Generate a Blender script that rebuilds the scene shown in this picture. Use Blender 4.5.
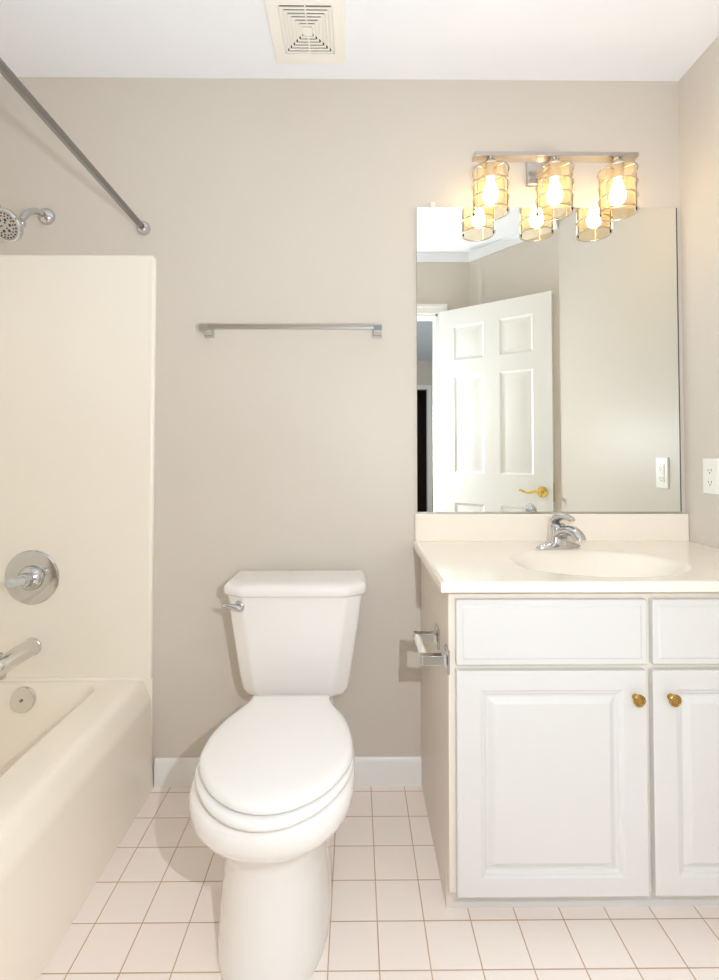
import bpy, bmesh, math, random
from mathutils import Vector, Matrix
from math import pi, sin, cos, radians

for o in list(bpy.data.objects):
    bpy.data.objects.remove(o)
S = bpy.context.scene
COL = S.collection

# ------------------------------------------------------------------ camera
FPX, CX, CY = 489.2, 359.5, 440.5
cam_d = bpy.data.cameras.new('camera')
cam = bpy.data.objects.new('camera', cam_d)
COL.objects.link(cam)
cam_d.sensor_fit = 'VERTICAL'
cam_d.sensor_height = 36.0
cam_d.lens = FPX / 980 * 36.0
cam_d.shift_x = 0.0
cam_d.shift_y = (CY - 490.0) / 980.0
cam_d.clip_start = 0.02
cam.location = (0.0, -1.6946, 1.1295)
cam.rotation_euler = (pi / 2 + 0.0239, 0.0, -0.0086)
S.camera = cam

# ------------------------------------------------------------------ world, lights, exposure
world = bpy.data.worlds.new('world')
S.world = world
world.use_nodes = True
world.node_tree.nodes['Background'].inputs[0].default_value = (0.9, 0.95, 1.0, 1)
world.node_tree.nodes['Background'].inputs[1].default_value = 0.3

S.view_settings.view_transform = 'Standard'
S.view_settings.look = 'None'
S.view_settings.gamma = 1.0
S.view_settings.use_curve_mapping = False
S.view_settings.exposure = -0.02


def light(name, kind, loc, energy, color, rot=(0, 0, 0), size=0.1, size_y=None):
    d = bpy.data.lights.new(name, kind)
    d.energy = energy
    d.color = color
    if kind == 'AREA':
        d.size = size
        if size_y:
            d.shape = 'RECTANGLE'
            d.size_y = size_y
    else:
        d.shadow_soft_size = size
    o = bpy.data.objects.new(name, d)
    o.location = loc
    o.rotation_euler = rot
    COL.objects.link(o)
    return o


# the photographer's flash on the camera, its bounce off the ceiling, and two added fill lamps
light('camera_flash', 'POINT', (0.18, -1.59, 1.20), 33.5, (0.90, 0.955, 1.0), size=0.006)
light('bounced_flash', 'AREA', (-0.05, -1.25, 1.15), 6.0, (0.82, 0.92, 1.0), rot=(pi, 0, 0), size=0.5)
light('doorway_fill', 'AREA', (0.10, -1.98, 1.0), 1.5, (0.93, 0.97, 1.0),
      rot=(radians(90), 0, radians(18)), size=0.5, size_y=1.5)  # added soft fill just behind the camera, facing into the bathroom
light('hall_fill', 'AREA', (-1.18, -3.7, 1.4), 25.0, (0.82, 0.91, 1.0),
      rot=(0, radians(-90), 0), size=1.2, size_y=1.2)  # added lamp that brightens the hall, not a real window
S.cycles.max_bounces = 14
S.cycles.diffuse_bounces = 8


# ------------------------------------------------------------------ materials
def srgb(r, g, b):
    f = lambda c: (c / 255 / 12.92) if c / 255 <= 0.04045 else ((c / 255 + 0.055) / 1.055) ** 2.4
    return (f(r), f(g), f(b), 1.0)


def new_mat(name):
    m = bpy.data.materials.new(name)
    m.use_nodes = True
    return m, m.node_tree, m.node_tree.nodes['Principled BSDF']


def mat(name, col, rough=0.5, metal=0.0, coat=0.0, var=0.0, vscale=6.0, bump=0.0, bscale=200.0, spec=0.5):
    m, t, p = new_mat(name)
    p.inputs['Base Color'].default_value = col
    p.inputs['Roughness'].default_value = rough
    p.inputs['Metallic'].default_value = metal
    p.inputs['Coat Weight'].default_value = coat
    p.inputs['Coat Roughness'].default_value = 0.05
    p.inputs['Specular IOR Level'].default_value = spec
    tc = t.nodes.new('ShaderNodeTexCoord')
    if var > 0:
        n = t.nodes.new('ShaderNodeTexNoise')
        n.inputs['Scale'].default_value = vscale
        n.inputs['Detail'].default_value = 4
        t.links.new(tc.outputs['Object'], n.inputs['Vector'])
        mx = t.nodes.new('ShaderNodeMix')
        mx.data_type = 'RGBA'
        mx.inputs['A'].default_value = tuple(c * (1 - var) for c in col[:3]) + (1,)
        mx.inputs['B'].default_value = tuple(min(1, c * (1 + var)) for c in col[:3]) + (1,)
        t.links.new(n.outputs['Fac'], mx.inputs['Factor'])
        t.links.new(mx.outputs['Result'], p.inputs['Base Color'])
    if bump > 0:
        n2 = t.nodes.new('ShaderNodeTexNoise')
        n2.inputs['Scale'].default_value = bscale
        n2.inputs['Detail'].default_value = 3
        t.links.new(tc.outputs['Object'], n2.inputs['Vector'])
        b = t.nodes.new('ShaderNodeBump')
        b.inputs['Strength'].default_value = bump
        b.inputs['Distance'].default_value = 0.002
        t.links.new(n2.outputs['Fac'], b.inputs['Height'])
        t.links.new(b.outputs['Normal'], p.inputs['Normal'])
    return m


M = {}
M['wall'] = mat('wall_paint', srgb(213, 205, 195), 0.42, var=0.012, vscale=3, bump=0.08, bscale=160, spec=0.35)
M['ceiling'] = mat('ceiling_paint', srgb(243, 245, 250), 0.8, var=0.01)
M['trim'] = mat('trim_paint', srgb(241, 240, 237), 0.35)
M['cabinet'] = mat('cabinet_paint', srgb(221, 220, 218), 0.38, var=0.006)
M['frame'] = mat('cabinet_frame_paint', srgb(236, 228, 216), 0.4)
M['cabinet_side'] = mat('cabinet_side_laminate', srgb(228, 218, 206), 0.4, var=0.015, vscale=4)
M['counter'] = mat('cultured_marble', srgb(245, 237, 224), 0.16, coat=0.3, var=0.015, vscale=5)
M['porcelain'] = mat('porcelain', srgb(238, 235, 232), 0.12, coat=0.5)
M['seat'] = mat('seat_plastic', srgb(240, 238, 236), 0.2, coat=0.2)
M['tub'] = mat('tub_enamel', srgb(249, 241, 228), 0.22, coat=0.3, var=0.008)
M['surround'] = mat('surround_acrylic', srgb(248, 242, 231), 0.28, coat=0.2, var=0.008)
M['chrome'] = mat('chrome', (0.62, 0.62, 0.63, 1), 0.09, metal=1)
M['nickel'] = mat('brushed_nickel', (0.55, 0.52, 0.49, 1), 0.28, metal=1)
M['satin'] = mat('satin_chrome', (0.74, 0.73, 0.71, 1), 0.2, metal=1)
M['steel'] = mat('rod_steel', (0.28, 0.272, 0.27, 1), 0.22, metal=1)
M['brass'] = mat('antique_brass', (0.52, 0.33, 0.10, 1), 0.25, metal=1, var=0.2, vscale=120)
M['gold'] = mat('polished_brass', (0.85, 0.62, 0.18, 1), 0.18, metal=1)
M['plastic'] = mat('white_plastic', srgb(240, 238, 232), 0.35)
M['vent'] = mat('vent_plastic', srgb(247, 243, 236), 0.45)
M['dark'] = mat('vent_cavity', srgb(70, 60, 50), 0.8)
M['black'] = mat('black_hole', srgb(20, 18, 17), 0.6)
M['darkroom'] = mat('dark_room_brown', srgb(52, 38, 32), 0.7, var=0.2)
M['door'] = mat('door_paint', srgb(243, 243, 241), 0.4)
M['hallceil'] = mat('hall_ceiling', srgb(205, 212, 222), 0.8)
M['carpet'] = mat('hall_carpet', srgb(190, 178, 162), 0.95, var=0.06, vscale=80)
M['spray'] = mat('spray_rubber', srgb(60, 60, 60), 0.5)

m, t, p = new_mat('mirror_silver')
p.inputs['Base Color'].default_value = (0.90, 0.925, 0.89, 1)
p.inputs['Metallic'].default_value = 1
p.inputs['Roughness'].default_value = 0.005
M['mirror'] = m
M['mirror_edge'] = mat('mirror_edge', srgb(70, 72, 66), 0.3)

m, t, p = new_mat('acrylic')
p.inputs['Base Color'].default_value = (0.93, 0.96, 0.95, 1)
p.inputs['Roughness'].default_value = 0.12
p.inputs['Transmission Weight'].default_value = 0.55
p.inputs['IOR'].default_value = 1.45
M['acrylic'] = m

# clear thin glass of the lamp shades
m, t, p = new_mat('shade_glass')
t.nodes.remove(p)
out = t.nodes['Material Output']
tr = t.nodes.new('ShaderNodeBsdfTransparent')
tr.inputs[0].default_value = (0.97, 0.91, 0.80, 1)
gl = t.nodes.new('ShaderNodeBsdfGlossy')
gl.inputs['Roughness'].default_value = 0.06
fr = t.nodes.new('ShaderNodeLayerWeight')
fr.inputs[0].default_value = 0.04
tl = t.nodes.new('ShaderNodeBsdfTranslucent')
tl.inputs[0].default_value = (0.95, 0.78, 0.52, 1)
mx0 = t.nodes.new('ShaderNodeMixShader')
mx0.inputs[0].default_value = 0.07
t.links.new(tr.outputs[0], mx0.inputs[1])
t.links.new(tl.outputs[0], mx0.inputs[2])
mxs = t.nodes.new('ShaderNodeMixShader')
t.links.new(fr.outputs['Fresnel'], mxs.inputs[0])
t.links.new(mx0.outputs[0], mxs.inputs[1])
t.links.new(gl.outputs[0], mxs.inputs[2])
t.links.new(mxs.outputs[0], out.inputs[0])
M['glass'] = m

m, t, p = new_mat('lit_bulb')
p.inputs['Base Color'].default_value = (1, 0.9, 0.75, 1)
p.inputs['Emission Color'].default_value = (1.0, 0.87, 0.70, 1)
p.inputs['Emission Strength'].default_value = 20.0
M['bulb'] = m

# floor tiles: a square grid of pinkish cream tiles with tan grout
m, t, p = new_mat('floor_tile')
GX, GY, TS, GW = 0.0532, -0.0378, 0.11277, 0.0024
tc = t.nodes.new('ShaderNodeTexCoord')
sep = t.nodes.new('ShaderNodeSeparateXYZ')
t.links.new(tc.outputs['Object'], sep.inputs[0])


def mth(op, a, b=None, c=None):
    n = t.nodes.new('ShaderNodeMath')
    n.operation = op
    for i, v in enumerate((a, b, c)):
        if v is None:
            continue
        if isinstance(v, (int, float)):
            n.inputs[i].default_value = v
        else:
            t.links.new(v, n.inputs[i])
    return n.outputs[0]


def edge_dist(sock, off):
    u = mth('DIVIDE', mth('SUBTRACT', sock, off), TS)
    fct = mth('SUBTRACT', u, mth('FLOOR', u))
    return mth('MULTIPLY', mth('MINIMUM', fct, mth('SUBTRACT', 1.0, fct)), TS), mth('FLOOR', u)


dx, ix = edge_dist(sep.outputs[0], GX)
dy, iy = edge_dist(sep.outputs[1], GY)
dmin = mth('MINIMUM', dx, dy)
mr = t.nodes.new('ShaderNodeMapRange')
mr.inputs['From Min'].default_value = GW * 0.35
mr.inputs['From Max'].default_value = GW * 0.75
t.links.new(dmin, mr.inputs['Value'])
cmb = t.nodes.new('ShaderNodeCombineXYZ')
t.links.new(ix, cmb.inputs[0])
t.links.new(iy, cmb.inputs[1])
wn = t.nodes.new('ShaderNodeTexWhiteNoise')
t.links.new(cmb.outputs[0], wn.inputs['Vector'])
nz = t.nodes.new('ShaderNodeTexNoise')
nz.inputs['Scale'].default_value = 25
t.links.new(tc.outputs['Object'], nz.inputs['Vector'])
tile = t.nodes.new('ShaderNodeMix')
tile.data_type = 'RGBA'
tile.inputs['A'].default_value = srgb(249, 236, 229)
tile.inputs['B'].default_value = srgb(251, 242, 235)
t.links.new(mth('MULTIPLY_ADD', wn.outputs['Value'], 0.6, mth('MULTIPLY', nz.outputs['Fac'], 0.4)), tile.inputs['Factor'])
grout = t.nodes.new('ShaderNodeMix')
grout.data_type = 'RGBA'
grout.inputs['A'].default_value = srgb(186, 146, 110)
grout.inputs['B'].default_value = srgb(214, 188, 162)
nz2 = t.nodes.new('ShaderNodeTexNoise')
nz2.inputs['Scale'].default_value = 9
t.links.new(tc.outputs['Object'], nz2.inputs['Vector'])
t.links.new(nz2.outputs['Fac'], grout.inputs['Factor'])
fin = t.nodes.new('ShaderNodeMix')
fin.data_type = 'RGBA'
t.links.new(mr.outputs['Result'], fin.inputs['Factor'])
t.links.new(grout.outputs['Result'], fin.inputs['A'])
t.links.new(tile.outputs['Result'], fin.inputs['B'])
t.links.new(fin.outputs['Result'], p.inputs['Base Color'])
rg = t.nodes.new('ShaderNodeMapRange')
rg.inputs['To Min'].default_value = 0.8
rg.inputs['To Max'].default_value = 0.3
t.links.new(mr.outputs['Result'], rg.inputs['Value'])
t.links.new(rg.outputs['Result'], p.inputs['Roughness'])
bp_ = t.nodes.new('ShaderNodeBump')
bp_.inputs['Strength'].default_value = 0.6
bp_.inputs['Distance'].default_value = 0.001
t.links.new(mr.outputs['Result'], bp_.inputs['Height'])
t.links.new(bp_.outputs['Normal'], p.inputs['Normal'])
M['tile'] = m

# ------------------------------------------------------------------ mesh helpers (all in world metres)
ORIG = {}


def thing(name, loc, label, cat, group=None):
    o = bpy.data.objects.new(name, None)
    o.empty_display_size = 0.05
    o.location = loc
    COL.objects.link(o)
    ORIG[o.name] = Vector(loc)
    tag(o, label, cat, group)
    return o


def tag(o, label, cat, group=None):
    o['label'] = label
    o['category'] = cat
    if group:
        o['group'] = group
    return o


def obj(name, bm, material, parent=None, loc=None, angle=35, label=None, bevel=0.0, bseg=2):
    me = bpy.data.meshes.new(name)
    bmesh.ops.recalc_face_normals(bm, faces=bm.faces)
    bm.to_mesh(me)
    bm.free()
    org = ORIG[parent.name] if parent else Vector(loc or (0, 0, 0))
    me.transform(Matrix.Translation(-org))
    for m_ in (material if isinstance(material, (list, tuple)) else [material]):
        me.materials.append(m_)
    o = bpy.data.objects.new(name, me)
    COL.objects.link(o)
    if parent:
        o.parent = parent
    else:
        o.location = org
    ORIG[o.name] = org
    me.shade_smooth()
    me.set_sharp_from_angle(angle=radians(angle))
    if bevel:
        md = o.modifiers.new('bevel', 'BEVEL')
        md.width = bevel
        md.segments = bseg
        md.limit_method = 'ANGLE'
        md.angle_limit = radians(40)
        md.harden_normals = True
    if label:
        o['label'] = label
    return o


def struct(name, bm, material, **k):
    o = obj(name, bm, material, **k)
    o['kind'] = 'structure'
    return o


def box(bm, x0, x1, y0, y1, z0, z1, mi=0):
    vs = [bm.verts.new((x, y, z)) for z in (z0, z1) for y in (y0, y1) for x in (x0, x1)]
    for q in ((0, 1, 3, 2), (4, 6, 7, 5), (0, 4, 5, 1), (2, 3, 7, 6), (0, 2, 6, 4), (1, 5, 7, 3)):
        f = bm.faces.new([vs[i] for i in q])
        f.material_index = mi
    return vs


def bx(*a):
    bm = bmesh.new()
    box(bm, *a)
    return bm


def loft(bm, rings, cap0=True, cap1=True, closed=True):
    L = [[bm.verts.new(p) for p in r] for r in rings]
    n = len(L[0])
    for a, b in zip(L, L[1:]):
        for i in range(n if closed else n - 1):
            j = (i + 1) % n
            bm.faces.new((a[i], a[j], b[j], b[i]))
    if cap0:
        bm.faces.new(L[0][::-1])
    if cap1:
        bm.faces.new(L[-1])
    return L


def frame_of(d):
    d = d.normalized()
    u = d.cross(Vector((0, 0, 1)))
    if u.length < 1e-3:
        u = Vector((1, 0, 0))
    u.normalize()
    return u, u.cross(d).normalized()


def lathe(bm, prof, base, axis, n=32, cap=True):
    """prof: list of (radius, distance along axis)."""
    base = Vector(base)
    d = Vector(axis).normalized()
    u, v = frame_of(d)
    rings = [[base + d * h + (u * cos(2 * pi * i / n) + v * sin(2 * pi * i / n)) * max(r, 1e-4) for i in range(n)] for r, h in prof]
    loft(bm, rings, cap, cap)


def smooth_path(pts, sub=6):
    P = [Vector(p) for p in pts]
    if len(P) < 3:
        return P
    out_ = []
    for i in range(len(P) - 1):
        p0, p1, p2, p3 = P[max(i - 1, 0)], P[i], P[i + 1], P[min(i + 2, len(P) - 1)]
        for k in range(sub):
            s = k / sub
            out_.append(0.5 * ((2 * p1) + (p2 - p0) * s + (2 * p0 - 5 * p1 + 4 * p2 - p3) * s * s + (3 * p1 - p0 - 3 * p2 + p3) * s ** 3))
    out_.append(P[-1])
    return out_


def tube(bm, pts, rad, n=16, sub=6, sx=1.0, sz=1.0, closed=False):
    P = smooth_path(pts, sub) if not closed else [Vector(p) for p in pts]
    m_ = len(P)
    R = rad if isinstance(rad, (list, tuple)) else [rad, rad]
    rings = []
    for i, q in enumerate(P):
        if closed:
            d = P[(i + 1) % m_] - P[i - 1]
        else:
            d = P[min(i + 1, m_ - 1)] - P[max(i - 1, 0)]
        u, v = frame_of(d)
        s = i / max(1, m_ - 1) * (len(R) - 1)
        k = min(int(s), len(R) - 2)
        r = R[k] + (R[k + 1] - R[k]) * (s - k)
        rings.append([q + u * cos(2 * pi * j / n) * r * sx + v * sin(2 * pi * j / n) * r * sz for j in range(n)])
    if closed:
        L = [[bm.verts.new(p_) for p_ in r_] for r_ in rings]
        for a in range(m_):
            A, B = L[a], L[(a + 1) % m_]
            for i in range(n):
                j = (i + 1) % n
                bm.faces.new((A[i], A[j], B[j], B[i]))
    else:
        loft(bm, rings)


def round_poly(pts, seg=6):
    """pts: (x, y, corner radius), counter-clockwise; returns list of (x, y)."""
    res = []
    n = len(pts)
    for i in range(n):
        x, y, r = pts[i]
        p_ = Vector((x, y))
        a = (Vector(pts[i - 1][:2]) - p_)
        b = (Vector(pts[(i + 1) % n][:2]) - p_)
        a.normalize()
        b.normalize()
        ang = a.angle(b)
        tl = r / math.tan(ang / 2)
        c = p_ + (a + b).normalized() * (r / sin(ang / 2))
        s0 = p_ + a * tl - c
        s1 = p_ + b * tl - c
        th = s0.angle_signed(s1) if r > 0 else 0
        for k in range(seg + 1):
            w = k / seg
            q = Matrix.Rotation(-th * w, 2) @ s0
            res.append((c.x + q.x, c.y + q.y))
    return res


def ring(pts2, z):
    return [(x, y, z) for x, y in pts2]


def scale2(pts2, cx_, cy_, sx, sy=None):
    sy = sx if sy is None else sy
    return [(cx_ + (x - cx_) * sx, cy_ + (y - cy_) * sy) for x, y in pts2]


def panel_slab(bm, w, h, th, panels, rings_, mi=0):
    """slab in local x (0..w), z (0..h), front face at y=0 (normal -y), back at y=th; panels (x0,x1,z0,z1) get nested steps rings_ = [(inset, depth)]"""
    xs = sorted({0, w, *[p_[0] for p_ in panels], *[p_[1] for p_ in panels]})
    zs = sorted({0, h, *[p_[2] for p_ in panels], *[p_[3] for p_ in panels]})
    V = {(x, z): bm.verts.new((x, 0, z)) for x in xs for z in zs}
    made = []
    for i in range(len(xs) - 1):
        for j in range(len(zs) - 1):
            x0, x1, z0, z1 = xs[i], xs[i + 1], zs[j], zs[j + 1]
            inside = any(p_[0] <= x0 and x1 <= p_[1] and p_[2] <= z0 and z1 <= p_[3] for p_ in panels)
            if not inside:
                bm.faces.new((V[x0, z0], V[x1, z0], V[x1, z1], V[x0, z1]))
    for x0, x1, z0, z1 in panels:
        cur = [V[x0, z0], V[x1, z0], V[x1, z1], V[x0, z1]]
        for ins, dep in rings_:
            nx = [bm.verts.new((x0 + ins, dep, z0 + ins)), bm.verts.new((x1 - ins, dep, z0 + ins)),
                  bm.verts.new((x1 - ins, dep, z1 - ins)), bm.verts.new((x0 + ins, dep, z1 - ins))]
            for k in range(4):
                l = (k + 1) % 4
                bm.faces.new((cur[k], cur[l], nx[l], nx[k]))
            cur = nx
        bm.faces.new(cur)
    # rim and back
    B = {}
    for x in xs:
        for z in zs:
            if x in (0, w) or z in (0, h):
                B[x, z] = bm.verts.new((x, th, z))
    path = [(x, 0) for x in xs] + [(w, z) for z in zs[1:]] + [(x, h) for x in xs[-2::-1]] + [(0, z) for z in zs[-2:0:-1]]
    for k in range(len(path)):
        a, b = path[k], path[(k + 1) % len(path)]
        bm.faces.new((V[a], B[a], B[b], V[b]))
    bm.faces.new([B[q] for q in path])


# ------------------------------------------------------------------ room shell
ZC = 2.445
XR = 1.146
XL = -1.50
YF = -1.53          # wall with the doorway, behind the camera
FX = 0.757          # where the angled wall meets it
CRY = -1.04         # where the right wall turns

DW0, DW1, DH = -0.19, 0.545, 2.045     # doorway
struct('floor', bx(XL - 0.12, XR + 0.12, YF - 0.06, 0.12, -0.05, 0.0), M['tile'])
struct('ceiling', bx(XL - 0.12, XR + 0.12, YF - 0.12, 0.12, ZC, ZC + 0.08), M['ceiling'])
struct('wall_back', bx(XL - 0.12, XR + 0.12, 0.0, 0.12, 0.0, ZC), M['wall'])
struct('wall_left', bx(XL - 0.12, XL, YF - 0.12, 0.0, 0.0, ZC), M['wall'])
# right wall with its angled return, one prism
bm = bmesh.new()
pl = [(XR, 0.0), (XR, CRY), (FX, YF), (FX, YF - 0.12), (XR + 0.12, YF - 0.12), (XR + 0.12, 0.0)]
loft(bm, [ring(pl, 0.0), ring(pl, ZC)])
struct('wall_right', bm, M['wall'], angle=15)
bm = bmesh.new()
box(bm, XL, DW0, YF - 0.12, YF, 0, ZC)
box(bm, DW1, FX, YF - 0.12, YF, 0, ZC)
box(bm, DW0, DW1, YF - 0.12, YF, DH, ZC)
struct('wall_front', bm, M['wall'])

# pale band under the ceiling on the doorway wall and the angled wall
bm = bmesh.new()
prof = [(0.0, 0.055), (0.008, 0.055), (0.016, 0.03), (0.03, 0.012), (0.03, 0.0), (0.0, 0.0)]
A, B, C_ = Vector((XL, YF)), Vector((FX, YF)), Vector((XR, CRY))
n1 = Vector((0, 1))
dn = (C_ - B).normalized()
n2 = Vector((-dn.y, dn.x))
nm = (n1 + n2).normalized() / cos(n1.angle(n2) / 2)
rings = []
for base, nrm in ((A, n1), (B, nm), (C_, n2)):
    rings.append([(base.x + nrm.x * o_, base.y + nrm.y * o_, ZC - dz) for o_, dz in prof])
loft(bm, rings)
struct('trim_1', bm, M['ceiling'])


def casing_bm(x0, x1, h, y, wd=0.062, th=0.016, sgn=1):
    bm_ = bmesh.new()
    y0, y1 = sorted((y, y + sgn * th))
    yi0, yi1 = sorted((y, y + sgn * th * 0.55))
    for a, b in ((x0 - wd, x0), (x1, x1 + wd)):
        box(bm_, a, b, yi0, yi1, 0, h)
        box(bm_, a if b == x0 else b - 0.022, a + 0.022 if b == x0 else b, y0, y1, 0, h + wd - 0.0221)
    box(bm_, x0 - wd, x1 + wd, yi0, yi1, h, h + wd - 0.022)
    box(bm_, x0 - wd, x1 + wd, y0, y1, h + wd - 0.022, h + wd)
    return bm_


bm = casing_bm(DW0, DW1, DH, YF)
box(bm, DW0, DW0 + 0.015, YF - 0.12, YF, 0, DH)
box(bm, DW1 - 0.015, DW1, YF - 0.12, YF, 0, DH)
box(bm, DW0, DW1, YF - 0.12, YF, DH - 0.015, DH)
struct('trim_2', bm, M['trim'])

# hall behind the doorway
HX0, HX1, HY1, HY0 = -1.2, 1.32, YF - 0.12, -5.3
struct('floor_hall', bx(HX0 - 0.1, HX1 + 0.1, HY0 - 1.2, HY1 + 0.06, -0.05, -0.002), M['carpet'])
struct('ceiling_hall', bx(HX0 - 0.1, HX1 + 0.1, HY0 - 1.2, HY1, ZC, ZC + 0.08), M['hallceil'])
struct('wall_hall_left', bx(HX0 - 0.1, HX0, HY0, HY1, 0, ZC), M['wall'])
struct('wall_hall_right', bx(HX1, HX1 + 0.1, HY0, HY1, 0, ZC), M['wall'])
RX0, RX1, RH = 0.30, 1.03, 2.03
bm = bmesh.new()
box(bm, HX0, RX0, HY0 - 0.1, HY0, 0, ZC)
box(bm, RX1, HX1, HY0 - 0.1, HY0, 0, ZC)
box(bm, RX0, RX1, HY0 - 0.1, HY0, RH, ZC)
struct('wall_hall_far', bm, M['wall'])
struct('trim_3', casing_bm(RX0, RX1, RH, HY0), M['trim'])
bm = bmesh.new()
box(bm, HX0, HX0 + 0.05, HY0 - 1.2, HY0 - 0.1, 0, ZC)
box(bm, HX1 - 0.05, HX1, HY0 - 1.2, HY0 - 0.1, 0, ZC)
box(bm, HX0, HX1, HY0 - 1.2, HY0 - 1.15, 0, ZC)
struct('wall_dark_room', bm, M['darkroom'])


# baseboards
def baseboard(name, x0, x1):
    bm_ = bmesh.new()
    pr_ = [(0, 0), (-0.013, 0), (-0.013, 0.066), (-0.0105, 0.074), (-0.010, 0.083), (-0.004, 0.091), (0, 0.091)]
    loft(bm_, [[(x, y, z) for y, z in pr_] for x in (x0, x1)])
    struct(name, bm_, M['trim'])


baseboard('baseboard_back', -0.678, 0.225)

# open six panel door, hinged at the doorway
bm = bmesh.new()
DWD, DHT = 0.708, 2.03
st, mid = 0.105, 0.10
pw = (DWD - 2 * st - mid) / 2
cols = [(st, st + pw), (st + pw + mid, DWD - st)]
rows = [(0.20, 0.80), (0.985, 1.60), (1.70, 1.92)]
pan = [(a, b, c, d) for a, b in cols for c, d in rows]
panel_slab(bm, DWD, DHT, 0.0175, pan, [(0.012, 0.006), (0.024, 0.006), (0.045, 0.0015)])
bm2 = bmesh.new()
panel_slab(bm2, DWD, DHT, 0.0175, pan, [(0.012, 0.006), (0.024, 0.006), (0.045, 0.0015)])
bmesh.ops.transform(bm2, matrix=Matrix.Translation((0, 0.035, 0)) @ Matrix.Diagonal((1, -1, 1, 1)), verts=bm2.verts)
tmp = bpy.data.meshes.new('tmp')
bm2.to_mesh(tmp)
bm2.free()
bm.from_mesh(tmp)
bpy.data.meshes.remove(tmp)
hinge = Vector((0.546, -1.483, 0.012))
latch = Vector((1.095, -1.060, 0.012))
ang = math.atan2(latch.y - hinge.y, latch.x - hinge.x)
# local -y is the face turned to the room's far side; the face to the mirror is +y
DT = Matrix.Translation(hinge) @ Matrix.Rotation(ang, 4, 'Z')
bmesh.ops.transform(bm, matrix=DT @ Matrix.Translation((0, -0.035, 0)), verts=bm.verts)
door = struct('door_1', bm, M['door'], loc=hinge, angle=20)
tag(door, 'white six-panel door standing open, seen in the mirror, with a brass lever', 'door')
for sd in (1, -1):
    bm = bmesh.new()
    y0 = 0.0 if sd == 1 else -0.035
    c = Vector((DWD - 0.058, y0, 0.892))
    lathe(bm, [(0.03, 0), (0.032, 0.003), (0.029, 0.009), (0.012, 0.012), (0.010, 0.04), (0.012, 0.05), (0.004, 0.056)], c, (0, sd, 0))
    tube(bm, [c + Vector((0, sd * 0.045, 0)), c + Vector((-0.03, sd * 0.05, 0.004)), c + Vector((-0.07, sd * 0.05, -0.004)),
              c + Vector((-0.105, sd * 0.05, 0.008)), c + Vector((-0.118, sd * 0.05, 0.006))], [0.009, 0.008, 0.007, 0.006, 0.004], sz=1.1)
    bmesh.ops.transform(bm, matrix=DT, verts=bm.verts)
    obj('door_handle', bm, M['gold'], door, label='brass lever handle')
bm = bmesh.new()
box(bm, DWD, DWD + 0.0015, -0.03, -0.005, 0.84, 0.945)
bmesh.ops.transform(bm, matrix=DT, verts=bm.verts)
obj('latch_plate', bm, M['gold'], door)

# ------------------------------------------------------------------ bathtub
TX0, TX1 = XL, -0.680


def rrect(x0, x1, y0, y1, r, seg=6):
    return round_poly([(x0, y0, r), (x1, y0, r), (x1, y1, r), (x0, y1, r)], seg)


tub = thing('bathtub', (-1.09, -0.76, 0.0), 'cream alcove bathtub with smooth apron along the left side of the room', 'bathtub')
TY0 = YF + 0.004
bm = bmesh.new()
eps = 0.002
rings = []
for x1, z, r in ((-0.680, 0.0, 0), (-0.686, 0.12, 0), (-0.690, 0.24, 0), (-0.692, 0.278, 0), (-0.6925, 0.288, 0), (-0.695, 0.298, 0), (-0.697, 0.303, 0), (-0.712, 0.3375, 0), (-0.7145, 0.343, 0), (-0.721, 0.353, 0), (-0.735, 0.3595, 0), (-0.752, 0.361, 0)):
    r = 0.003
    rings.append(ring(rrect(TX0 + eps, x1, TY0, -0.0085, r), z))
for x0, x1, y0, y1, z, r in ((-1.405, -0.835, -1.455, -0.032, 0.361, 0.05), (-1.400, -0.840, -1.45, -0.036, 0.3600, 0.052),
                             (-1.394, -0.848, -1.445, -0.042, 0.3555, 0.055),
                             (-1.390, -0.854, -1.44, -0.047, 0.341, 0.058), (-1.372, -0.872, -1.40, -0.062, 0.26, 0.065),
                             (-1.350, -0.893, -1.33, -0.085, 0.14, 0.085), (-1.335, -0.905, -1.29, -0.100, 0.09, 0.10),
                             (-1.305, -0.935, -1.25, -0.130, 0.060, 0.10), (-1.24, -0.99, -1.19, -0.19, 0.048, 0.10)):
    rings.append(ring(rrect(x0, x1, y0, y1, r), z))
loft(bm, rings)
obj('tub_shell', bm, M['tub'], tub, angle=50)
bm = bmesh.new()
lathe(bm, [(0.040, 0), (0.041, 0.006), (0.038, 0.012), (0.020, 0.0145), (0.0, 0.015)], (-1.092, -0.052, 0.315), (0, -1, 0.17), 40)
ovf = obj('overflow_plate', bm, M['satin'], tub, label='round metal overflow plate')
bm = bmesh.new()
lathe(bm, [(0.004, 0), (0.005, 0.003), (0.0, 0.004)], (-1.092, -0.0665, 0.3175), (0, -1, 0.17), 12)
obj('screw', bm, M['steel'], ovf)
bm = bmesh.new()
lathe(bm, [(0.032, 0), (0.032, 0.003), (0.02, 0.004)], (-1.092, -0.28, 0.048), (0, 0, 1), 24)
obj('drain', bm, M['chrome'], tub)

# tub surround panels on the back and left walls
bm = bmesh.new()
SZ0, SZ1 = 0.362, 1.813
pr2 = round_poly([(XL + 0.002, SZ0, 0.001), (-0.692, SZ0, 0.001), (-0.692, SZ1, 0.02), (XL + 0.002, SZ1, 0.001)], 6)
cxm, czm = -1.1, 1.1


def off2(pts, d):
    x0, x1, z0, z1 = XL, -0.692, SZ0, SZ1
    return [(min(x, x1 - d) if x > -1 else x, min(z, z1 - d)) for x, z in pts]


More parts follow.
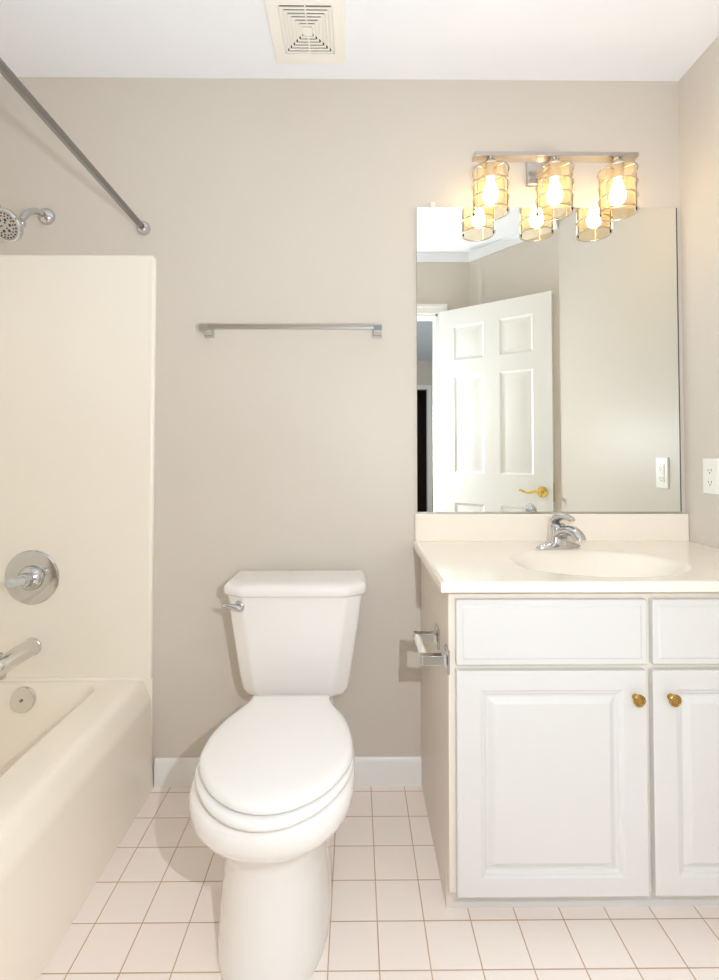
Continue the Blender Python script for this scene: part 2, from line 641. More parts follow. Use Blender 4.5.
rings = []
for d, y in ((0, -0.0005), (0, -0.009), (0.003, -0.014), (0.008, -0.016), (0.014, -0.0155), (0.022, -0.013)):
    rings.append([(x, y, z) for x, z in off2(pr2, d)])
loft(bm, rings)
box(bm, XL + 0.002, XL + 0.013, YF + 0.002, -0.013, SZ0, SZ1)
sur = obj('tub_surround', bm, M['surround'], loc=(-1.09, 0, SZ0), angle=40)
tag(sur, 'glossy cream tub surround panel on the wall above the bathtub', 'tub surround')

# slim white edge strip from the surround down to the floor beside the apron, and the caulk bead on the tub rim
struct('trim_4', bx(-0.760, -0.690, -0.0078, -0.0004, 0.0, 0.3618), M['surround'], bevel=0.002)
bm = bmesh.new()
tube(bm, [(XL + 0.015, -0.0140, 0.3615), (-0.80, -0.0140, 0.3615), (-0.728, -0.0125, 0.3575)], [0.0075, 0.0075, 0.0025], 10)
struct('trim_5', bm, M['surround'])

# ------------------------------------------------------------------ shower fittings
rod = thing('shower_curtain_rod', (-0.737, 0, 1.908), 'brushed steel shower curtain rod running out over the tub edge', 'shower rod')
rs, re = Vector((-0.737, -0.004, 1.908)), Vector((-0.690, YF + 0.004, 1.908))
bm = bmesh.new()
tube(bm, [rs, re], 0.0108, 20)
obj('rod', bm, M['steel'], rod)
for q, dd in ((Vector((-0.737, 0, 1.908)), -1), (Vector((-0.690, YF, 1.908)), 1)):
    bm = bmesh.new()
    lathe(bm, [(0.0235, 0), (0.0245, 0.006), (0.022, 0.014), (0.017, 0.021), (0.0125, 0.024)], q, (0, dd, 0), 28)
    obj('end_flange', bm, M['chrome'], rod)

sh = thing('wall_shower', (-1.074, 0, 1.949), 'chrome shower head on a short bent arm above the tub surround', 'shower head')
bm = bmesh.new()
lathe(bm, [(0.029, 0), (0.0285, 0.006), (0.024, 0.014), (0.015, 0.020), (0.011, 0.022)], (-1.074, 0, 1.949), (0, -1, 0), 32)
obj('escutcheon', bm, M['chrome'], sh)
bm = bmesh.new()
tube(bm, [(-1.074, -0.005, 1.949), (-1.075, -0.05, 1.944), (-1.077, -0.085, 1.924), (-1.081, -0.11, 1.893), (-1.083, -0.122, 1.870)], 0.0105, 18)
obj('shower_arm', bm, M['chrome'], sh)
hd = Vector((-0.12, -0.84, -0.53)).normalized()
hb = Vector((-1.083, -0.118, 1.873))
bm = bmesh.new()
lathe(bm, [(0.013, -0.004), (0.017, 0.0), (0.018, 0.014), (0.014, 0.018), (0.020, 0.026), (0.033, 0.040), (0.046, 0.052), (0.050, 0.060), (0.0505, 0.068), (0.047, 0.0725), (0.043, 0.072), (0.042, 0.069), (0.0, 0.069)],
      hb, hd, 40)
body = obj('spray_head', bm, M['chrome'], sh)
fc = hb + hd * 0.0695
bm = bmesh.new()
lathe(bm, [(0.0415, 0), (0.040, 0.002), (0.0, 0.0035)], fc, hd, 36)
face = obj('spray_face', bm, M['nickel'], body)
u, v = frame_of(hd)
bm = bmesh.new()
for rr, nn, sr in ((0.036, 22, 0.0028), (0.028, 16, 0.0026), (0.018, 6, 0.0048), (0.009, 3, 0.003)):
    for k in range(nn):
        a = 2 * pi * k / nn
        lathe(bm, [(sr, 0), (sr * 0.9, 0.0025)], fc + hd * 0.0015 + (u * cos(a) + v * sin(a)) * rr, hd, 8)
nz_ = obj('nozzles', bm, M['spray'], body)
nz_['kind'] = 'stuff'
bm = bmesh.new()
tube(bm, [hb + hd * 0.062 + v * 0.049, hb + hd * 0.062 + v * 0.060], [0.005, 0.004], 8)
obj('spray_lever', bm, M['chrome'], body)

vl = thing('shower_valve', (-1.097, 0, 0.705), 'round chrome shower valve with a clear lever on the cream surround', 'shower valve')
bm = bmesh.new()
lathe(bm, [(0.091, 0.0132), (0.092, 0.016), (0.088, 0.021), (0.070, 0.024), (0.045, 0.0255), (0.030, 0.026)], (-1.097, 0, 0.705), (0, -1, 0), 56)
obj('escutcheon', bm, M['chrome'], vl)
bm = bmesh.new()
lathe(bm, [(0.042, 0.024), (0.042, 0.030), (0.038, 0.040), (0.028, 0.047), (0.024, 0.050), (0.024, 0.070), (0.021, 0.078), (0.010, 0.080)], (-1.092, 0, 0.706), (0, -1, 0), 36)
hub = obj('valve_hub', bm, M['chrome'], vl)
bm = bmesh.new()
tube(bm, [(-1.094, -0.070, 0.706), (-1.090, -0.10, 0.711), (-1.086, -0.135, 0.716), (-1.084, -0.15, 0.718)], [0.016, 0.0165, 0.016, 0.009], 18)
obj('lever', bm, M['acrylic'], vl, label='clear acrylic lever')

sp = thing('tub_spout', (-1.093, 0, 0.472), 'chrome tub spout below the round shower valve', 'tub spout')
bm = bmesh.new()
lathe(bm, [(0.031, 0.0132), (0.031, 0.019), (0.027, 0.022)], (-1.093, 0, 0.472), (0, -1, 0), 32)
obj('wall_collar', bm, M['satin'], sp)
bm = bmesh.new()
rings = []
for y, z, rx, rz in ((-0.0135, 0.472, 0.029, 0.029), (-0.05, 0.472, 0.0285, 0.029), (-0.10, 0.472, 0.027, 0.028), (-0.145, 0.470, 0.026, 0.028), (-0.170, 0.466, 0.0245, 0.030),
                     (-0.187, 0.462, 0.021, 0.026), (-0.196, 0.459, 0.011, 0.014)):
    rings.append([(-1.093 + rx * cos(2 * pi * k / 28), y, z + rz * sin(2 * pi * k / 28)) for k in range(28)])
loft(bm, rings)
obj('spout_body', bm, M['satin'], sp)
bm = bmesh.new()
lathe(bm, [(0.019, 0), (0.019, 0.012), (0.016, 0.013)], (-1.093, -0.168, 0.447), (0, -0.15, -1), 24)
obj('outlet_ring', bm, M['chrome'], sp)
bm = bmesh.new()
lathe(bm, [(0.005, 0), (0.005, 0.012), (0.008, 0.014), (0.008, 0.021), (0.003, 0.023)], (-1.093, -0.166, 0.491), (0, 0, 1), 16)
obj('diverter_knob', bm, M['chrome'], sp)

# ------------------------------------------------------------------ towel bar
tb = thing('towel_bar', (-0.215, 0, 1.545), 'square chrome towel bar mounted on the beige wall over the toilet', 'towel bar')
bm = bmesh.new()
box(bm, -0.522, 0.090, -0.074, -0.060, 1.541, 1.558)
obj('bar', bm, M['nickel'], tb, bevel=0.0025)
for x in (-0.505, 0.075):
    bm = bmesh.new()
    loft(bm, [[(x - a, y, 1.5435 - b), (x + a, y, 1.5435 - b), (x + a, y, 1.5435 + b), (x - a, y, 1.5435 + b)] for a, b, y in
              ((0.0165, 0.0185, -0.0005), (0.0165, 0.0185, -0.010), (0.013, 0.0135, -0.014), (0.0125, 0.0105, -0.05), (0.0135, 0.0105, -0.060), (0.0135, 0.0105, -0.0755))])
    obj('post', bm, M['chrome'], tb, bevel=0.0015)

# ------------------------------------------------------------------ exhaust fan grille
vt = thing('exhaust_vent', (-0.148, -0.205, ZC), 'square cream exhaust fan grille on the ceiling with concentric louvers', 'vent')
vx, vy, vh, ky = -0.148, -0.212, 0.1165, 1.09


def sq_ring(bm_, h0, h1, z0, z1, z1i=None, ko=None):
    z1i = z1 if z1i is None else z1i
    ko = ko or ky
    o0 = [(vx - h0, vy - h0 * ko), (vx + h0, vy - h0 * ko), (vx + h0, vy + h0 * ko), (vx - h0, vy + h0 * ko)]
    o1 = [(vx - h1, vy - h1 * ky), (vx + h1, vy - h1 * ky), (vx + h1, vy + h1 * ky), (vx - h1, vy + h1 * ky)]
    a = [bm_.verts.new((*q, z0)) for q in o0]
    b = [bm_.verts.new((*q, z1)) for q in o0]
    c = [bm_.verts.new((*q, z1i)) for q in o1]
    d = [bm_.verts.new((*q, z0)) for q in o1]
    for k in range(4):
        l = (k + 1) % 4
        bm_.faces.new((a[k], a[l], b[l], b[k]))
        bm_.faces.new((b[k], b[l], c[l], c[k]))
        bm_.faces.new((c[k], c[l], d[l], d[k]))
        bm_.faces.new((d[k], d[l], a[l], a[k]))


bm = bmesh.new()
sq_ring(bm, vh, 0.080, ZC - 0.0005, ZC - 0.010, ZC - 0.016, 1.15)
obj('grille_frame', bm, M['vent'], vt, bevel=0.002)
obj('cavity', bx(vx - 0.081, vx + 0.081, vy - 0.088, vy + 0.088, ZC - 0.004, ZC - 0.001), M['dark'], vt)
bm = bmesh.new()
for k in range(6):
    h = 0.0755 - k * 0.0105
    sq_ring(bm, h, h - 0.0054, ZC - 0.0135, ZC - 0.0165, ZC - 0.0165)
for sx in (-1, 1):
    tri = [(vx + sx * 0.0805, vy - 0.084), (vx + sx * 0.0805, vy + 0.084), (vx + sx * 0.014, vy + 0.0115), (vx + sx * 0.014, vy - 0.0115)]
    loft(bm, [ring(tri, ZC - 0.0105), ring(tri, ZC - 0.008)])
box(bm, vx - 0.0148, vx + 0.0148, vy - 0.0148, vy + 0.0148, ZC - 0.017, ZC - 0.005)
box(bm, vx - 0.002, vx + 0.002, vy - 0.087, vy + 0.087, ZC - 0.0155, ZC - 0.005)
obj('louvers', bm, M['vent'], vt)

# ------------------------------------------------------------------ toilet
TCX = -0.178
to = thing('toilet', (TCX, -0.4, 0.0), 'white two-piece toilet with closed lid between the tub and the vanity', 'toilet')


def egg(yf, yb, hw, ym=None, n=48, e=2.25, eb=2.6, off=-0.005):
    """plan outline of a bowl section: front at yf, back at yb, widest at ym"""
    ym = yf + (yb - yf) * 0.45 if ym is None else ym
    pts = []
    for k in range(n):
        a = 2 * pi * k / n
        s, c = sin(a), cos(a)
        ee = e if c >= 0 else eb
        sx = math.copysign(abs(s) ** (2 / ee), s)
        cy_ = math.copysign(abs(c) ** (2 / ee), c)
        pts.append((TCX + off + hw * sx, ym + ((yf - ym) if c >= 0 else (yb - ym) * -1) * cy_))
    return pts


bm = bmesh.new()
secs = [(0.000, -0.668, -0.10, 0.131, -0.46), (0.012, -0.670, -0.10, 0.132, -0.46), (0.035, -0.667, -0.10, 0.130, -0.46), (0.10, -0.656, -0.12, 0.126, -0.46),
        (0.18, -0.648, -0.14, 0.120, -0.46), (0.245, -0.650, -0.15, 0.117, -0.47), (0.280, -0.662, -0.16, 0.122, -0.49), (0.305, -0.688, -0.17, 0.140, -0.51),
        (0.325, -0.716, -0.18, 0.158, -0.53), (0.345, -0.738, -0.19, 0.173, -0.54), (0.365, -0.750, -0.20, 0.1815, -0.545), (0.385, -0.753, -0.21, 0.1830, -0.545),
        (0.400, -0.751, -0.22, 0.181, -0.545), (0.406, -0.745, -0.23, 0.176, -0.545), (0.4085, -0.733, -0.24, 0.166, -0.545)]
loft(bm, [ring(egg(yf, yb, hw, ym, off=-0.013 if z < 0.25 else (-0.010 if z < 0.29 else -0.005)), z) for z, yf, yb, hw, ym in secs])
dk = lambda hw, yb, yf: round_poly([(TCX - hw, yf, 0.03), (TCX + hw, yf, 0.03), (TCX + hw, yb, 0.02), (TCX - hw, yb, 0.02)], 5)
loft(bm, [ring(dk(0.100, -0.045, -0.34), 0.26), ring(dk(0.108, -0.035, -0.36), 0.33), ring(dk(0.112, -0.03, -0.37), 0.364), ring(dk(0.107, -0.034, -0.365), 0.3725)])
obj('bowl', bm, M['porcelain'], to, angle=60)

# seat ring and lid share the outline measured from its half widths
LW = [(-0.308, 0.108), (-0.34, 0.112), (-0.375, 0.127), (-0.43, 0.152), (-0.49, 0.168), (-0.545, 0.1725), (-0.59, 0.168), (-0.64, 0.147), (-0.69, 0.110), (-0.725, 0.063), (-0.738, 0.025)]


def lid_outline(sub=4):
    right = [Vector((TCX + w, y, 0)) for y, w in LW]
    left = [Vector((TCX - w, y, 0)) for y, w in LW[::-1]]
    mid_ = [Vector((TCX, -0.7405, 0))]
    path = smooth_path(right + mid_ + left, sub)
    return [(q.x, q.y) for q in path]


LO = lid_outline()
lc = (TCX, -0.50)
bm = bmesh.new()
sl = lambda s_, z, dy=0.0: [(x, y + dy, z) for x, y in scale2(LO, lc[0], lc[1], s_)]
ss = lambda sx, sy, z: [(x - 0.003, y, z) for x, y in scale2(LO, lc[0], lc[1], sx, sy)]
loft(bm, [ss(1.000, 1.035, 0.4115), ss(1.018, 1.058, 0.4135), ss(1.025, 1.066, 0.419), ss(1.022, 1.063, 0.426), ss(1.008, 1.043, 0.4285), ss(0.985, 1.018, 0.4295)])
obj('seat', bm, M['seat'], to, angle=60)
bm = bmesh.new()
loft(bm, [sl(0.975, 0.4325), sl(0.995, 0.434), sl(1.003, 0.4385), sl(1.0, 0.445), sl(0.985, 0.4505), sl(0.955, 0.4535), sl(0.88, 0.4555), sl(0.7, 0.457), sl(0.35, 0.458)])
obj('lid', bm, M['seat'], to, angle=60)
for s_ in (-1, 1):
    bm = bmesh.new()
    loft(bm, [ring(rrect(TCX + s_ * 0.075 - 0.02, TCX + s_ * 0.075 + 0.02, -0.300, -0.250, 0.008), z) for z in (0.370, 0.412)] +
         [ring(rrect(TCX + s_ * 0.075 - 0.017, TCX + s_ * 0.075 + 0.017, -0.297, -0.253, 0.007), 0.416)])
    obj('hinge', bm, M['seat'], to)


def tank_sec(hw, yb, yf, ch=0.05, chy=0.026, r=0.022):
    TCX = -0.184
    hw += 0.006
    return round_poly([(TCX - hw, yf + chy, r), (TCX - hw + ch, yf, r * 2.0), (TCX + hw - ch, yf, r * 2.0), (TCX + hw, yf + chy, r), (TCX + hw, yb, 0.012), (TCX - hw, yb, 0.012)], 5)


bm = bmesh.new()
tk = [(0.3735, 0.100, -0.06, -0.165), (0.375, 0.120, -0.052, -0.178), (0.381, 0.137, -0.045, -0.190), (0.392, 0.149, -0.040, -0.198), (0.410, 0.157, -0.036, -0.203),
      (0.45, 0.1645, -0.033, -0.2075), (0.54, 0.178, -0.031, -0.212), (0.62, 0.190, -0.030, -0.216), (0.695, 0.199, -0.030, -0.219)]
loft(bm, [ring(tank_sec(hw, yb, yf), z) for z, hw, yb, yf in tk])
obj('tank', bm, M['porcelain'], to, angle=60)
bm = bmesh.new()
ld = [(0.6965, 0.205, -0.027, -0.224), (0.698, 0.2095, -0.024, -0.2285), (0.703, 0.212, -0.023, -0.231), (0.716, 0.2125, -0.0225, -0.2315), (0.724, 0.210, -0.024, -0.229), (0.730, 0.204, -0.03, -0.222),
      (0.7335, 0.192, -0.04, -0.208), (0.735, 0.16, -0.06, -0.18)]
loft(bm, [ring(tank_sec(hw, yb, yf, 0.058, 0.038, 0.024), z) for z, hw, yb, yf in ld])
obj('tank_lid', bm, M['porcelain'], to, angle=60)
bm = bmesh.new()
fl = Vector((-0.345, -0.206, 0.668))
fd = Vector((-0.35, -0.94, 0)).normalized()
lathe(bm, [(0.0165, 0), (0.017, 0.006), (0.014, 0.011), (0.008, 0.014), (0.008, 0.024)], fl, fd, 24)
q = fl + fd * 0.022
tube(bm, [q + Vector((0.017, -0.002, -0.006)), q + Vector((0.004, -0.004, 0.0)), q + Vector((-0.022, -0.003, 0.006)), q + Vector((-0.042, 0.0, 0.009))], [0.008, 0.0115, 0.009, 0.006], 14, sz=0.8)
obj('flush_lever', bm, M['chrome'], to, label='chrome flush lever')

# ------------------------------------------------------------------ vanity cabinet
CB0, CB1, CF = 0.2255, XR - 0.002, -0.502
va = thing('vanity_cabinet', (0.686, -0.25, 0.0), 'white two-door vanity cabinet with raised panels against the right wall', 'cabinet')
bm = bmesh.new()
box(bm, CB0, CB0 + 0.016, -0.484, -0.002, 0.098, 0.800)
box(bm, CB0, CB0 + 0.016, -0.457, -0.002, 0.0, 0.098)
box(bm, CB1 - 0.016, CB1, -0.484, -0.002, 0.098, 0.800)
box(bm, CB1 - 0.016, CB1, -0.457, -0.002, 0.0, 0.098)
box(bm, CB0 + 0.016, CB1 - 0.016, -0.484, -0.002, 0.098, 0.114)
box(bm, CB0 + 0.016, CB1 - 0.016, -0.010, -0.002, 0.114, 0.800)
obj('cabinet_body', bm, M['cabinet_side'], va, label='beige laminate side panel')
obj('toe_kick', bx(CB0 + 0.016, CB1 - 0.016, -0.457, -0.441, 0.0, 0.097), M['cabinet'], va)
bm = bmesh.new()
box(bm, CB0, CB0 + 0.038, CF, -0.484, 0.078, 0.800)
box(bm, CB1 - 0.038, CB1, CF, -0.484, 0.078, 0.800)
box(bm, 0.680, 0.718, CF, -0.484, 0.078, 0.800)
for z0, z1 in ((0.078, 0.112), (0.594, 0.636), (0.764, 0.800)):
    box(bm, CB0 + 0.038, 0.680, CF, -0.484, z0, z1)
    box(bm, 0.718, CB1 - 0.038, CF, -0.484, z0, z1)
obj('face_frame', bm, M['frame'], va, label='cream face frame')
DX = [(0.2405, 0.6945), (0.709, 1.1375)]
for i, (x0, x1) in enumerate(DX):
    bm = bmesh.new()
    w, h = x1 - x0, 0.609 - 0.082
    panel_slab(bm, w, h, 0.018, [(0.058, w - 0.058, 0.045, h - 0.046)],
               [(0.003, 0.0040), (0.009, 0.0045), (0.012, 0.0095), (0.018, 0.0098), (0.030, 0.0025), (0.0325, 0.0015)])
    bmesh.ops.translate(bm, verts=bm.verts, vec=(x0, CF - 0.0205, 0.082))
    dr = obj('door', bm, M['cabinet'], va, angle=20, bevel=0.004, bseg=3)
    kx = 0.665 if i == 0 else 0.749
    bm = bmesh.new()
    lathe(bm, [(0.0075, 0), (0.0075, 0.004), (0.0055, 0.007), (0.006, 0.011), (0.0115, 0.015), (0.0145, 0.018), (0.0145, 0.021), (0.012, 0.0235), (0.011, 0.0225), (0.0085, 0.0225), (0.007, 0.0245), (0.0, 0.026)],
          (kx, CF - 0.0205, 0.548), (0, -1, 0), 28)
    obj('knob', bm, M['brass'], dr, label='antique brass knob')
    bm = bmesh.new()
    h = 0.777 - 0.622
    x0, x1 = ((0.2405, 0.6985), (0.7115, 1.1375))[i]
    w = x1 - x0
    panel_slab(bm, w, h, 0.018, [(0.014, w - 0.014, 0.014, h - 0.014)], [(0.004, -0.0022), (0.006, -0.0022)])
    bmesh.ops.translate(bm, verts=bm.verts, vec=(x0, CF - 0.0185, 0.622))
    obj('false_drawer_front', bm, M['cabinet'], va, angle=20, bevel=0.003, bseg=3)

# ------------------------------------------------------------------ countertop with moulded basin
ct = thing('countertop', (0.67, -0.27, 0.80), 'cream cultured marble countertop with moulded oval basin on the vanity', 'countertop')
KX0, KX1, KY0, KY1, KZ0, KZ1 = 0.2005, XR - 0.001, -0.545, -0.001, 0.8015, 0.825
BCX, BCY, BRX, BRY = 0.667, -0.333, 0.245, 0.172


def ctr_z(x, y):
    r = math.hypot((x - BCX) / BRX, (y - BCY) / BRY)
    w = max(0.0, min(1.0, (1 - r) / 0.72))
    z = -0.125 * (w * w * (3 - 2 * w)) ** 0.95
    return KZ1 + z


def lin(a, b, n):
    return [a + (b - a) * i / n for i in range(n + 1)]


gx_ = [KX0, KX0 + 0.002] + lin(KX0 + 0.007, KX1, 150)
gy_ = [KY0, KY0 + 0.002] + lin(KY0 + 0.007, KY1, 100)
bm = bmesh.new()
G = {}
for i, x in enumerate(gx_):
    for j, y in enumerate(gy_):
        z = ctr_z(x, y)
        d = min(i, j)
        z -= (0.007, 0.002, 0.0)[d] if d < 2 else 0
        G[i, j] = bm.verts.new((x, y, z))
nx_, ny_ = len(gx_), len(gy_)
for i in range(nx_ - 1):
    for j in range(ny_ - 1):
        bm.faces.new((G[i, j], G[i + 1, j], G[i + 1, j + 1], G[i, j + 1]))
path = [(i, 0) for i in range(nx_)] + [(nx_ - 1, j) for j in range(1, ny_)] + [(i, ny_ - 1) for i in range(nx_ - 2, -1, -1)] + [(0, j) for j in range(ny_ - 2, 0, -1)]
low = {q: bm.verts.new((G[q].co.x, G[q].co.y, KZ0)) for q in path}
for k in range(len(path)):
    a, b = path[k], path[(k + 1) % len(path)]
    bm.faces.new((G[a], low[a], low[b], G[b]))
obj('slab', bm, M['counter'], ct, angle=70)
bm = bmesh.new()
box(bm, KX0 + 0.004, KX1, -0.021, -0.0005, 0.824, 0.9175)
obj('backsplash', bm, M['counter'], ct, bevel=0.004, bseg=3)
bm = bmesh.new()
lathe(bm, [(0.022, 0), (0.023, 0.003), (0.017, 0.004), (0.013, 0.001)], (BCX, BCY, KZ1 - 0.128), (0, 0, 1), 24)
obj('drain', bm, M['chrome'], ct, label='chrome drain ring')

# ------------------------------------------------------------------ faucet
fa = thing('faucet', (0.655, -0.125, 0.825), 'single-lever chrome faucet at the back of the cream countertop', 'faucet')
FT = Matrix.Translation((0.650, -0.130, 0.825)) @ Matrix.Rotation(radians(14), 4, 'Z')
bm = bmesh.new()
el = lambda a, b, z: [(a * cos(2 * pi * k / 40), b * sin(2 * pi * k / 40), z) for k in range(40)]
loft(bm, [el(0.080, 0.027, 0.0004), el(0.081, 0.028, 0.004), el(0.077, 0.026, 0.009), el(0.062, 0.0225, 0.014), el(0.045, 0.020, 0.019), el(0.03, 0.018, 0.022)])
bmesh.ops.transform(bm, matrix=FT, verts=bm.verts)
obj('base_plate', bm, M['chrome'], fa, angle=50)
bm = bmesh.new()
rings = []
for z, a, b, yo in ((0.012, 0.036, 0.024, 0.0), (0.025, 0.032, 0.024, 0.0), (0.045, 0.028, 0.023, 0.001), (0.06, 0.0265, 0.0225, 0.002), (0.072, 0.0255, 0.022, 0.003), (0.078, 0.017, 0.016, 0.004)):
    rings.append([(x, y + yo, z) for x, y, z in el(a, b, z)])
loft(bm, rings)
bmesh.ops.transform(bm, matrix=FT, verts=bm.verts)
obj('faucet_body', bm, M['chrome'], fa, angle=50)
bm = bmesh.new()
P = [(0, -0.006, 0.040), (0, -0.030, 0.056), (0, -0.058, 0.062), (0, -0.082, 0.058), (0, -0.099, 0.046), (0, -0.104, 0.038)]
tube(bm, P, [0.023, 0.021, 0.019, 0.0175, 0.0165, 0.0155], 20, sx=1.1, sz=0.85)
bmesh.ops.transform(bm, matrix=FT, verts=bm.verts)
obj('spout', bm, M['chrome'], fa, angle=50)
bm = bmesh.new()
P = [(0, 0.020, 0.074), (0, 0.012, 0.090), (0, -0.008, 0.100), (0, -0.032, 0.103), (0, -0.058, 0.099), (0, -0.070, 0.097)]
tube(bm, P, [0.014, 0.021, 0.020, 0.0155, 0.012, 0.008], 20, sx=1.0, sz=0.62)
bmesh.ops.transform(bm, matrix=FT, verts=bm.verts)
obj('lever_handle', bm, M['chrome'], fa, angle=50)

# ------------------------------------------------------------------ toilet paper holder on the cabinet side
tp = thing('toilet_paper_holder', (CB0, -0.427, 0.628), 'chrome toilet paper holder with empty white roller on the vanity side', 'paper holder')
for y in (-0.354, -0.498):
    bm = bmesh.new()
    rg_ = []
    for x, a, b in ((CB0 - 0.0003, 0.0225, 0.0285), (CB0 - 0.004, 0.0225, 0.0285), (CB0 - 0.007, 0.0165, 0.020), (CB0 - 0.011, 0.0122, 0.0135), (CB0 - 0.017, 0.0108, 0.0112), (CB0 - 0.056, 0.0105, 0.0115), (CB0 - 0.066, 0.0115, 0.0125), (CB0 - 0.068, 0.010, 0.011)):
        rg_.append([(x, y - a, 0.628 - b), (x, y + a, 0.628 - b), (x, y + a, 0.628 + b), (x, y - a, 0.628 + b)])
    loft(bm, rg_)
    obj('post', bm, M['chrome'], tp, bevel=0.0015)
bm = bmesh.new()
tube(bm, [(CB0 - 0.057, -0.365, 0.628), (CB0 - 0.057, -0.487, 0.628)], 0.0095, 20)
obj('roller', bm, M['plastic'], tp, label='white plastic roller')

# ------------------------------------------------------------------ wall mirror
mi_ = thing('wall_mirror', (0.671, 0, 0.9187), 'frameless rectangular wall mirror above the vanity backsplash', 'mirror')
bm = bmesh.new()
MX0, MX1, MZ0, MZ1 = 0.2144, 1.1290, 0.9195, 1.9870
box(bm, MX0, MX1, -0.0055, -0.0005, MZ0, MZ1)
bm.faces.ensure_lookup_table()
for f in bm.faces:
    f.material_index = 0 if f.calc_center_median().y < -0.005 else 1
obj('glass', bm, [M['mirror'], M['mirror_edge']], mi_)
bm = bmesh.new()
x, z = 0.271, MZ1
box(bm, x - 0.008, x + 0.008, -0.009, -0.0057, z - 0.007, z + 0.004)
box(bm, x - 0.008, x + 0.008, -0.009, -0.0005, z + 0.0005, z + 0.016)
obj('clip', bm, M['plastic'], mi_, bevel=0.001, label='small white clip')
obj('edge_strip', bx(MX1 - 0.0028, MX1 + 0.0002, -0.0066, -0.0056, MZ0 + 0.005, MZ1), M['mirror_edge'], mi_, label='thin dark edge')  # thin dark strip laid over the right border of the glass
obj('bottom_channel', bx(MX0, MX1, -0.0085, -0.0005, MZ0 - 0.0017, MZ0 + 0.0045), M['nickel'], mi_)

# ------------------------------------------------------------------ vanity light
vlx = thing('vanity_light', (0.66, 0, 2.10), 'brushed nickel three-lamp vanity light with wire-caged glass shades above the mirror', 'light fixture')
bm = bmesh.new()
loft(bm, [[(x0, y, z0), (x1, y, z0), (x1, y, z1), (x0, y, z1)] for x0, x1, z0, z1, y in
          ((0.600, 0.716, 2.062, 2.178, -0.0005), (0.600, 0.716, 2.062, 2.178, -0.016), (0.606, 0.710, 2.068, 2.172, -0.020))])
obj('backplate', bm, M['nickel'], vlx)
bm = bmesh.new()
tube(bm, [(0.658, -0.018, 2.115), (0.658, -0.045, 2.115), (0.658, -0.075, 2.117)], 0.010, 14)
obj('arm', bm, M['nickel'], vlx)
obj('bar', bx(0.395, 0.939, -0.107, -0.067, 2.109, 2.123), M['nickel'], vlx, bevel=0.0015)
SH_Y, SH_R, SZT, SZB = -0.087, 0.0565, 2.068, 1.929
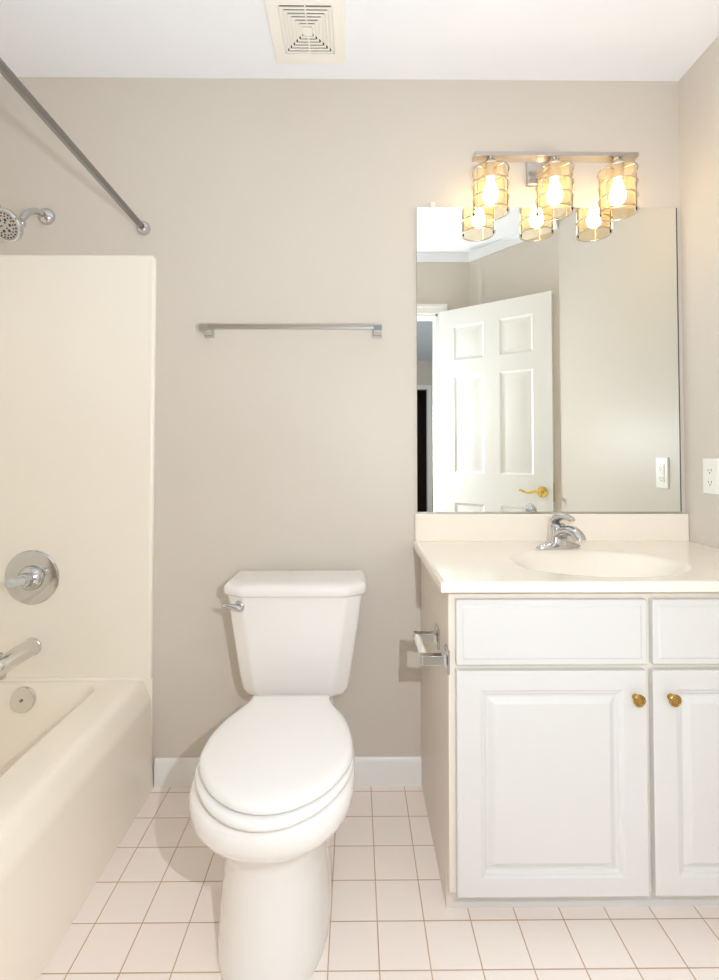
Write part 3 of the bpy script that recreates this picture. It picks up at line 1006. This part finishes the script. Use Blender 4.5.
for x in (0.451, 0.665, 0.877):
    bm = bmesh.new()
    lathe(bm, [(0.012, 0), (0.012, 0.006), (0.019, 0.010), (0.021, 0.014), (0.021, 0.060), (0.018, 0.067)], (x, SH_Y, 2.1095), (0, 0, -1), 28)
    obj('socket', bm, M['nickel'], vlx)
    bm = bmesh.new()
    nseg = 40
    lathe(bm, [(SH_R, 0), (SH_R, SZT - SZB)], (x, SH_Y, SZB), (0, 0, 1), nseg, cap=False)
    lathe(bm, [(SH_R - 0.0025, 0), (SH_R - 0.0025, SZT - SZB)], (x, SH_Y, SZB), (0, 0, 1), nseg, cap=False)
    obj('glass_shade', bm, M['glass'], vlx, label='clear glass cylinder shade')
    bm = bmesh.new()
    for z in (SZT, SZT - 0.046, SZT - 0.093, SZB):
        tube(bm, [(x + (SH_R + 0.003) * cos(2 * pi * k / 40), SH_Y + (SH_R + 0.003) * sin(2 * pi * k / 40), z) for k in range(40)], 0.0021, 8, closed=True)
    for k in range(4):
        a = pi / 4 + k * pi / 2 - 0.25
        px_, py_ = x + (SH_R + 0.003) * cos(a), SH_Y + (SH_R + 0.003) * sin(a)
        tube(bm, [(px_, py_, SZB), (px_, py_, SZT)], 0.0019, 8)
        tube(bm, [(px_, py_, SZT), (x + 0.018 * cos(a), SH_Y + 0.018 * sin(a), SZT + 0.004)], 0.0019, 8)
    obj('wire_cage', bm, M['nickel'], vlx)
    bm = bmesh.new()
    lathe(bm, [(0.011, 0), (0.013, 0.012), (0.019, 0.030), (0.025, 0.052), (0.0255, 0.064), (0.021, 0.078), (0.011, 0.087), (0.0, 0.089)], (x, SH_Y, 2.043), (0, 0, -1), 24)
    obj('bulb', bm, M['bulb'], vlx, label='lit warm bulb')

# ------------------------------------------------------------------ outlet on the right wall
ou = thing('wall_outlet', (XR, -0.131, 1.0525), 'white rectangular wall outlet on the right wall above the countertop', 'outlet')
oy, oz = -0.131, 1.0525
bm = bmesh.new()
loft(bm, [[(x, oy - a, oz - b), (x, oy + a, oz - b), (x, oy + a, oz + b), (x, oy - a, oz + b)] for x, a, b in ((XR - 0.0003, 0.0355, 0.0575), (XR - 0.003, 0.0355, 0.0575), (XR - 0.0055, 0.0335, 0.0555))])
obj('cover_plate', bm, M['plastic'], ou, angle=20)
bm = bmesh.new()
box(bm, XR - 0.0075, XR - 0.004, oy - 0.0165, oy + 0.0165, oz - 0.0335, oz + 0.0335)
rc = obj('receptacle', bm, M['plastic'], ou, bevel=0.001)
for s_ in (-1, 1):
    c = oz + s_ * 0.019
    obj('slot', bx(XR - 0.0078, XR - 0.0070, oy - 0.0075, oy - 0.0055, c - 0.004, c + 0.004), M['black'], rc)
    obj('slot', bx(XR - 0.0078, XR - 0.0070, oy + 0.0055, oy + 0.0075, c - 0.003, c + 0.003), M['black'], rc)
    bm = bmesh.new()
    lathe(bm, [(0.0024, 0), (0.0024, 0.0008)], (XR - 0.0070, oy, c - 0.0085), (-1, 0, 0), 10)
    obj('ground_hole', bm, M['black'], rc)
for s_ in (-1, 1):
    bm = bmesh.new()
    lathe(bm, [(0.003, 0), (0.0028, 0.001), (0.0, 0.0014)], (XR - 0.0053, oy, oz + s_ * 0.048), (-1, 0, 0), 12)
    obj('screw', bm, M['plastic'], ou)
for s_ in (-1, 1):
    bm = bx(XR - 0.0086, XR - 0.007, oy - 0.006, oy + 0.006, oz + s_ * 0.0035 - 0.0022, oz + s_ * 0.0035 + 0.0022)
    obj('test_button', bm, M['plastic'], rc)
